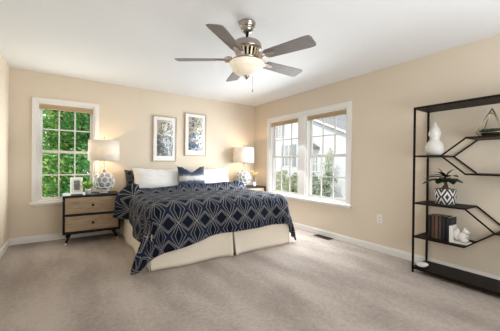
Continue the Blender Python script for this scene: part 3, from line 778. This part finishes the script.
# ------------------------------------------------------------------ ceiling fan
FX, FY = -2.107, -2.858
fan = thing('ceiling_fan', (FX, FY, H), 'five-blade brushed nickel ceiling fan with a frosted bowl light', 'ceiling fan')
Z = lambda z: z - H
b = MB(); b.lathe([(0.074, 0), (0.077, -.010), (0.071, -.016), (0.072, -.032), (0.060, -.046), (0.056, -.050), (0.057, -.060), (0.048, -.078), (0.040, -.086), (0.020, -.10)], 36); b.build('canopy', 'nickel', fan)
b = MB(); b.lathe([(0.012, -.095), (0.012, -.15), (0.024, -.155), (0.024, -.172)], 18); b.build('downrod', 'iron', fan)
b = MB(); b.lathe([(0.035, Z(2.280)), (0.080, Z(2.274)), (0.118, Z(2.256)), (0.128, Z(2.240)), (0.124, Z(2.234)), (0.133, Z(2.224)), (0.133, Z(2.200)), (0.126, Z(2.190)), (0.105, Z(2.184)), (0.10, Z(2.180))], 44); b.build('motor_housing', 'nickel', fan)
b = MB(); b.lathe([(0.072, Z(2.186)), (0.070, Z(2.122)), (0.100, Z(2.120)), (0.106, Z(2.112)), (0.098, Z(2.100)), (0.070, Z(2.095)), (0.070, Z(2.068))], 40); b.build('flywheel', 'nickel', fan)
b = MB()
for k in range(18):
    a = 2 * PI * k / 18; c, s_ = math.cos(a), math.sin(a); b.bar((c * .112, s_ * .112, Z(2.186)), (c * .090, s_ * .090, Z(2.118)), .015, .006)
b.build('vent_fins', 'fin_glow', fan)
A0 = math.radians(143.9)
def blade(k):
    a = A0 + k * 2 * PI / 5
    Rm = Matrix.Translation((0, 0, Z(2.105))) @ Matrix.Rotation(a, 4, 'Z') @ Matrix.Rotation(-math.radians(13), 4, 'X')
    # negative x-rotation drops the +Y (counter-clockwise) edge
    out = [(.205, -.045), (.23, -.056), (.60, -.072), (.640, -.068), (.652, -.045), (.652, .045), (.640, .068), (.60, .072), (.23, .056), (.205, .045)]
    b = MB(); b.poly([(x, y, -.003) for x, y in out], .006, (0, 0, 1))
    uvl = b.bm.loops.layers.uv.verify()
    for f in b.bm.faces:
        for l in f.loops: l[uvl].uv = (l.vert.co.x, l.vert.co.y)
    for v in b.bm.verts: v.co = Rm @ v.co
    bl = b.build('blade', 'blade', fan)
    b = MB()
    Ra = Matrix.Translation((0, 0, Z(2.105))) @ Matrix.Rotation(a, 4, 'Z')
    arm = [Vector((.085, 0, .02)), Vector((.12, .012, .004)), Vector((.16, -.010, -.010)), Vector((.20, 0, -.012))]
    b.tube([Ra @ p for p in arm], [.013, .011, .010, .012], 10)
    b.lathe([(0.005, -.020), (0.034, -.017), (0.039, -.008), (0.039, .012), (0.030, .022), (0.004, .024)], 20, mat=Ra @ Matrix.Translation((.168, 0, 0)))
    b.poly([Rm @ Vector(p) for p in ((.19, -.028, -.010), (.275, -.018, -.010), (.295, 0, -.010), (.275, .018, -.010), (.19, .028, -.010))], .006, Rm.to_3x3() @ Vector((0, 0, 1)))
    b.build('blade_arm', 'arm', bl)
for k in range(5): blade(k)
b = MB(); b.lathe([(0.10, Z(2.070)), (0.152, Z(2.076)), (0.161, Z(2.068)), (0.158, Z(2.060)), (0.147, Z(2.052)), (0.146, Z(2.040)), (0.136, Z(2.020)), (0.128, Z(2.014)), (0.122, Z(1.998)), (0.100, Z(1.980)), (0.072, Z(1.967)), (0.040, Z(1.959)), (0.012, Z(1.957))], 48); b.build('bowl_shade', 'bowl', fan)
b = MB(); b.lathe([(0.010, Z(1.962)), (0.024, Z(1.959)), (0.026, Z(1.950)), (0.014, Z(1.940)), (0.012, Z(1.932)), (0.004, Z(1.924))], 20); b.build('finial', 'nickel', fan)
b = MB(); b.tube([(0.045, -.03, Z(1.962)), (0.045, -.03, Z(1.83))], .0018, 6); b.ball((0.045, -.03, Z(1.823)), .007, (1, 1, 1.6), 8, 6); b.build('pull_chain', 'nickel', fan)

# ------------------------------------------------------------------ black metal shelf unit
XF, XR = -0.345, -0.020; Y0, Y1 = -3.503, -4.72
SH = thing('shelf_unit', (-0.19, (Y0 + Y1) / 2, 0), 'open black metal shelf unit with zigzag braces against the right wall', 'shelf')
so = Vector(SH.location)
def sb(nm, fn, mat='iron', parent=SH):
    b = MB(); fn(b)
    for v in b.bm.verts: v.co -= so
    return b.build(nm, mat, parent)
q = 0.009
for x in (XF, XR):
    for y in (Y0, Y1): sb('post', lambda b: b.box(x - q, x + q, y - q, y + q, 0, 1.785, None, .001))
def plate(nm, ya, yb, z, th=0.016):
    def f(b):
        b.box(XF - q, XR + q, yb, ya, z - th, z, None, .0015)
    sb(nm, f)
plate('top_shelf', Y0 + q, Y1 - q, 1.785, 0.02)
plate('bottom_shelf', Y0 + q, Y1 - q, 0.062, 0.022)
plate('shelf', Y0, -3.755, 1.265); plate('shelf', -3.955, Y1, 1.432); plate('shelf', -3.955, Y1, 1.086)
plate('shelf', Y0, -3.958, 0.757); plate('shelf', Y0, -3.958, 0.395); plate('shelf', -4.175, Y1, 0.570)
for x in (XF, XR):
    for a, b_ in (((-3.755, 1.257), (-3.958, 1.424)), ((-3.755, 1.257), (-3.958, 1.078)), ((-3.958, 0.749), (-4.175, 0.562)), ((-3.958, 0.387), (-4.175, 0.562))):
        sb('brace', lambda b: b.bar((x, *a), (x, *b_), .013, .013))

# ------------------------------------------------------------------ things on the shelf unit
b = MB(); b.lathe([(0.045, 0), (0.060, .004), (0.080, .04), (0.086, .085), (0.078, .125), (0.056, .158), (0.041, .178), (0.043, .192), (0.055, .216), (0.058, .24), (0.050, .268), (0.036, .30), (0.020, .325), (0.011, .345), (0.009, .36), (0.003, .363)], 36)
gv = b.build('gourd_vase', 'ceramic', None, (-0.19, -3.637, 1.265)); tag(gv, 'glossy white double-gourd vase on the upper left shelf', 'vase')

pt = thing('potted_plant', (-0.175, -3.735, 0.757), 'dark broad-leaved plant in a black-and-white zigzag pot on the shelf', 'plant')
b = MB(); b.lathe([(0.080, 0), (0.088, .006), (0.096, .06), (0.098, .12), (0.095, .158), (0.086, .160), (0.085, .140), (0.001, .140)], 40, uv=True); b.build('pot', 'zigzag', pt)
b = MB(); b.lathe([(0.085, .138), (0.001, .145)], 24); b.build('soil', 'soil', pt)
b = MB()
b.tube([(0, 0, .14), (0.004, -.006, .19), (0, 0, .235), (0, .004, .29)], [.026, .017, .014, .008], 10); b.tube([(0, 0, .22), (-.02, .05, .27)], [.010, .006], 8); b.tube([(0, 0, .22), (-.02, -.05, .27)], [.010, .006], 8)
b.lathe([(0.055, .14), (0.03, .17), (0.018, .195)], 16); b.build('trunk', 'bark', pt)
def leaf(base, dirv, L, wd, droop, mat='leaf_dark', parent=pt):
    b = MB(); base = Vector(base); d = Vector(dirv).normalized(); side = d.cross(Vector((0, 0, 1))).normalized(); up = side.cross(d)
    def fn(u, v):
        s_ = v * 2 - 1; wdd = wd; prof = math.sin(PI * min(1, u * 0.97 + .03) ** 0.8) ** 0.8
        return base + d * L * u + side * s_ * wd * 0.66 * prof + up * (-droop * u * u + .10 * wd * s_ * s_ * prof) + Vector((0, 0, -droop * .5 * u * u))
    b.grid(12, 4, fn); o = b.build('leaf', mat, parent, fix=False); mod_solid(o, .0015, 0)
for (bs, d, L, wd, dr) in (((0, .01, .25), (-.25, 1, .12), .185, .085, .05), ((-.02, .05, .26), (-.6, .9, -.12), .16, .09, .03), ((0, -.01, .25), (-.35, -1, .06), .17, .09, .02),
                           ((0, 0, .28), (-.3, .75, .55), .15, .07, .06), ((0, -.01, .29), (.2, -.35, 1), .11, .06, .03), ((-.02, 0, .25), (-1, .15, .05), .13, .09, .03),
                           ((-.02, -.04, .26), (-.85, -.55, .1), .14, .08, .04), ((.01, .0, .26), (.8, .4, .3), .14, .08, .04), ((.01, -.01, .26), (.8, -.5, .2), .14, .08, .04), ((0, .01, .29), (-.5, .3, .8), .12, .06, .05), ((0, .01, .27), (-.5, .8, .35), .17, .10, .05), ((0, -.01, .28), (-.4, -.7, .5), .14, .08, .05), ((0, .02, .30), (-.1, .35, 1), .10, .06, .02)):
    leaf(bs, d, L, wd, dr)

# books: spines face the room (-x)
BK = [(0.030, .235, .150, (0.016, 0.014, 0.016), 'slim black book, first in the row, at its left end'),
      (0.030, .240, .155, (0.10, 0.055, 0.032), 'dark brown book, second from the left in the row'),
      (0.034, .240, .160, (0.17, 0.085, 0.045), 'russet brown book, third from the left in the row'),
      (0.030, .238, .155, (0.085, 0.065, 0.055), 'grey-brown book between the russet and the black books'),
      (0.034, .242, .160, (0.014, 0.014, 0.016), 'thick black book right of the grey-brown one'),
      (0.040, .236, .155, (0.018, 0.018, 0.022), 'black book at the right end, behind the white bookend')]
y = -3.612
for k, (th, h, dp, colr, lb) in enumerate(BK):
    t = thing('book', (-0.265, y - th / 2, 0.395), lb + ', lower shelf', 'book', 'books on the lower shelf')
    mt = noisy('book_cloth', tuple(c * .6 for c in colr), tuple(c * .85 for c in colr), 30, 0.6, bump=0.1)
    a = th / 2 - .001; b = MB()
    b.box(0, 0.004, -a, a, 0, h, None, .001); b.box(0, dp, -a, -a + .003, 0, h); b.box(0, dp, a - .003, a, 0, h); b.build('cover', mt, t)
    b = MB(); b.box(0.004, dp - .005, -a + .003, a - .003, .003, h - .004); b.build('pages', 'paper', t)
    for z in (h * .18, h * .82):
        b = MB(); b.box(-0.0008, 0.0005, -a + .001, a - .001, z - .003, z + .003); b.build('spine_band', 'slot', t)
    y -= th + 0.0015
# squirrel bookend
be = thing('bookend', (-0.235, y - 0.022, 0.395), 'white squirrel bookend on the lower shelf, right of the books', 'bookend')
b = MB(); b.box(-.065, .06, .002, .024, 0, .165, None, .003); b.build('upright', 'ceramic', be)
b = MB(); b.box(-.065, .06, -.125, .002, 0, .016, None, .004); b.build('base', 'ceramic', be)
b = MB()
b.ball((0, -.065, .062), .042, (.85, .95, 1.12)); b.ball((0, -.092, .118), .026, (.85, 1.05, .95)); b.ball((0, -.114, .111), .013, (.8, 1.1, .8))
b.ball((.012, -.083, .145), .009, (.5, .7, 1.4), 8, 6); b.ball((-.012, -.083, .145), .009, (.5, .7, 1.4), 8, 6)
for sx in (-1, 1):
    b.ball((sx * .026, -.085, .032), .022, (.7, 1.3, .75), 10, 8); b.ball((sx * .018, -.100, .078), .011, (.8, 1.5, .9), 10, 8)
b.tube([(0, -.03, .03), (0, -.012, .06), (0, -.016, .10), (0, -.034, .128), (0, -.04, .112)], [.014, .024, .026, .018, .008], 12)
sq = b.build('squirrel', 'ceramic', be)
rm = sq.modifiers.new('remesh', 'REMESH'); rm.mode = 'VOXEL'; rm.voxel_size = 0.004; rm.use_smooth_shade = True
# dish on the bottom shelf
b = MB(); b.lathe([(0.03, 0), (0.048, .003), (0.066, .016), (0.070, .026), (0.064, .026), (0.045, .012), (0.001, .009)], 32)
for v in b.bm.verts: v.co.x *= 1.1; v.co.y *= 0.78
ds = b.build('dish', 'ceramic', None, (-0.262, -3.562, 0.062)); tag(ds, 'small low white dish on the bottom shelf beside the corner post', 'dish')
# triangular brass terrarium
te = thing('terrarium', (-0.19, -4.105, 1.432), 'triangular brass and glass terrarium of dark succulents on the upper shelf', 'terrarium')
hb, hh = 0.095, 0.265
cn = [Vector((sx * hb, sy * hb, 0.035)) for sx, sy in ((-1, -1), (1, -1), (1, 1), (-1, 1))]; bs_ = [Vector((v.x * .72, v.y * .72, 0.004)) for v in cn]; ap = Vector((0, 0, hh))
b = MB()
for i in range(4):
    b.tube([cn[i], ap], .0033, 6); b.tube([cn[i], cn[(i + 1) % 4]], .0033, 6); b.tube([bs_[i], bs_[(i + 1) % 4]], .0033, 6); b.tube([cn[i], bs_[i]], .0033, 6)
    u, v = cn[i].lerp(ap, .80), cn[(i + 1) % 4].lerp(ap, .80); b.tube([u, v], .0028, 6)
b.ball(ap, .006, (1, 1, 1), 8, 6); b.build('frame', 'brass', te)
b = MB()
for i in (0, 1, 2):
    u, v = cn[i], cn[(i + 1) % 4]; b.bm.faces.new([b.bm.verts.new(x) for x in (u, v, ap)])
for i in range(4):
    u, v = cn[i], cn[(i + 1) % 4]; b.bm.faces.new([b.bm.verts.new(x) for x in (u, v, bs_[(i + 1) % 4], bs_[i])])
b.build('glass_panes', 'terr_glass', te)
b = MB(); b.lathe([(0.055, .006), (0.075, .02), (0.080, .032), (0.001, .038)], 20); b.build('soil', 'soil', te)
rnd = random.Random(9)
for (px, py, r) in ((-.02, .035, .062), (.02, -.03, .066), (-.04, -.035, .055), (.035, .04, .05), (-.045, .005, .05)):
    b = MB()
    for ring, (n_, el, L) in enumerate(((8, .35, 1.0), (6, .8, .8), (4, 1.25, .6))):
        for k in range(n_):
            a = 2 * PI * k / n_ + ring * .4; d = Vector((math.cos(a) * math.cos(el), math.sin(a) * math.cos(el), math.sin(el)))
            b.tube([Vector((px, py, .038)), Vector((px, py, .038)) + d * r * L * .6, Vector((px, py, .04)) + d * r * L], [r * .10, r * .19, r * .02], 6)
    b.build('succulent', 'leaf_succ', te)

# ------------------------------------------------------------------ wall outlet and floor register
ou = thing('wall_outlet', (0, -2.93, 0.44), 'white wall outlet on the right wall between window and shelf', 'outlet')
b = MB(); b.box(-.006, 0, -.037, .037, -.058, .058, None, .003); b.build('cover_plate', 'plastic', ou)
for z in (-.02, .02):
    b = MB(); b.box(-.0085, -.006, -.017, .017, z - .014, z + .014, None, .002); s = b.build('socket', 'plastic', ou)
    b = MB(); b.box(-.0095, -.0084, -.008, -.005, z - .003, z + .007); b.box(-.0095, -.0084, .005, .008, z - .003, z + .007); b.box(-.0095, -.0084, -.003, .003, z - .011, z - .006); b.build('slots', 'slot', s)
ve = thing('floor_register', (-0.085, -2.045, 0), 'brown metal floor register in the carpet under the right window', 'vent')
b = MB(); b.box(-.062, -.050, -.155, .155, 0, .008, None, .002); b.box(.050, .062, -.155, .155, 0, .008, None, .002); b.box(-.05, .05, -.155, -.143, 0, .008, None, .002); b.box(-.05, .05, .143, .155, 0, .008, None, .002)
b.build('frame', 'vent', ve)
b = MB(); b.box(-.05, .05, -.143, .143, 0, .002); b.build('duct_opening', 'slot', ve)
b = MB()
for k in range(20):
    yy = -.135 + .0142 * k; b.box(-.05, .05, yy - .002, yy + .002, .002, .0065)
b.box(-.003, .003, -.143, .143, .002, .007); b.build('louvers', 'vent', ve)
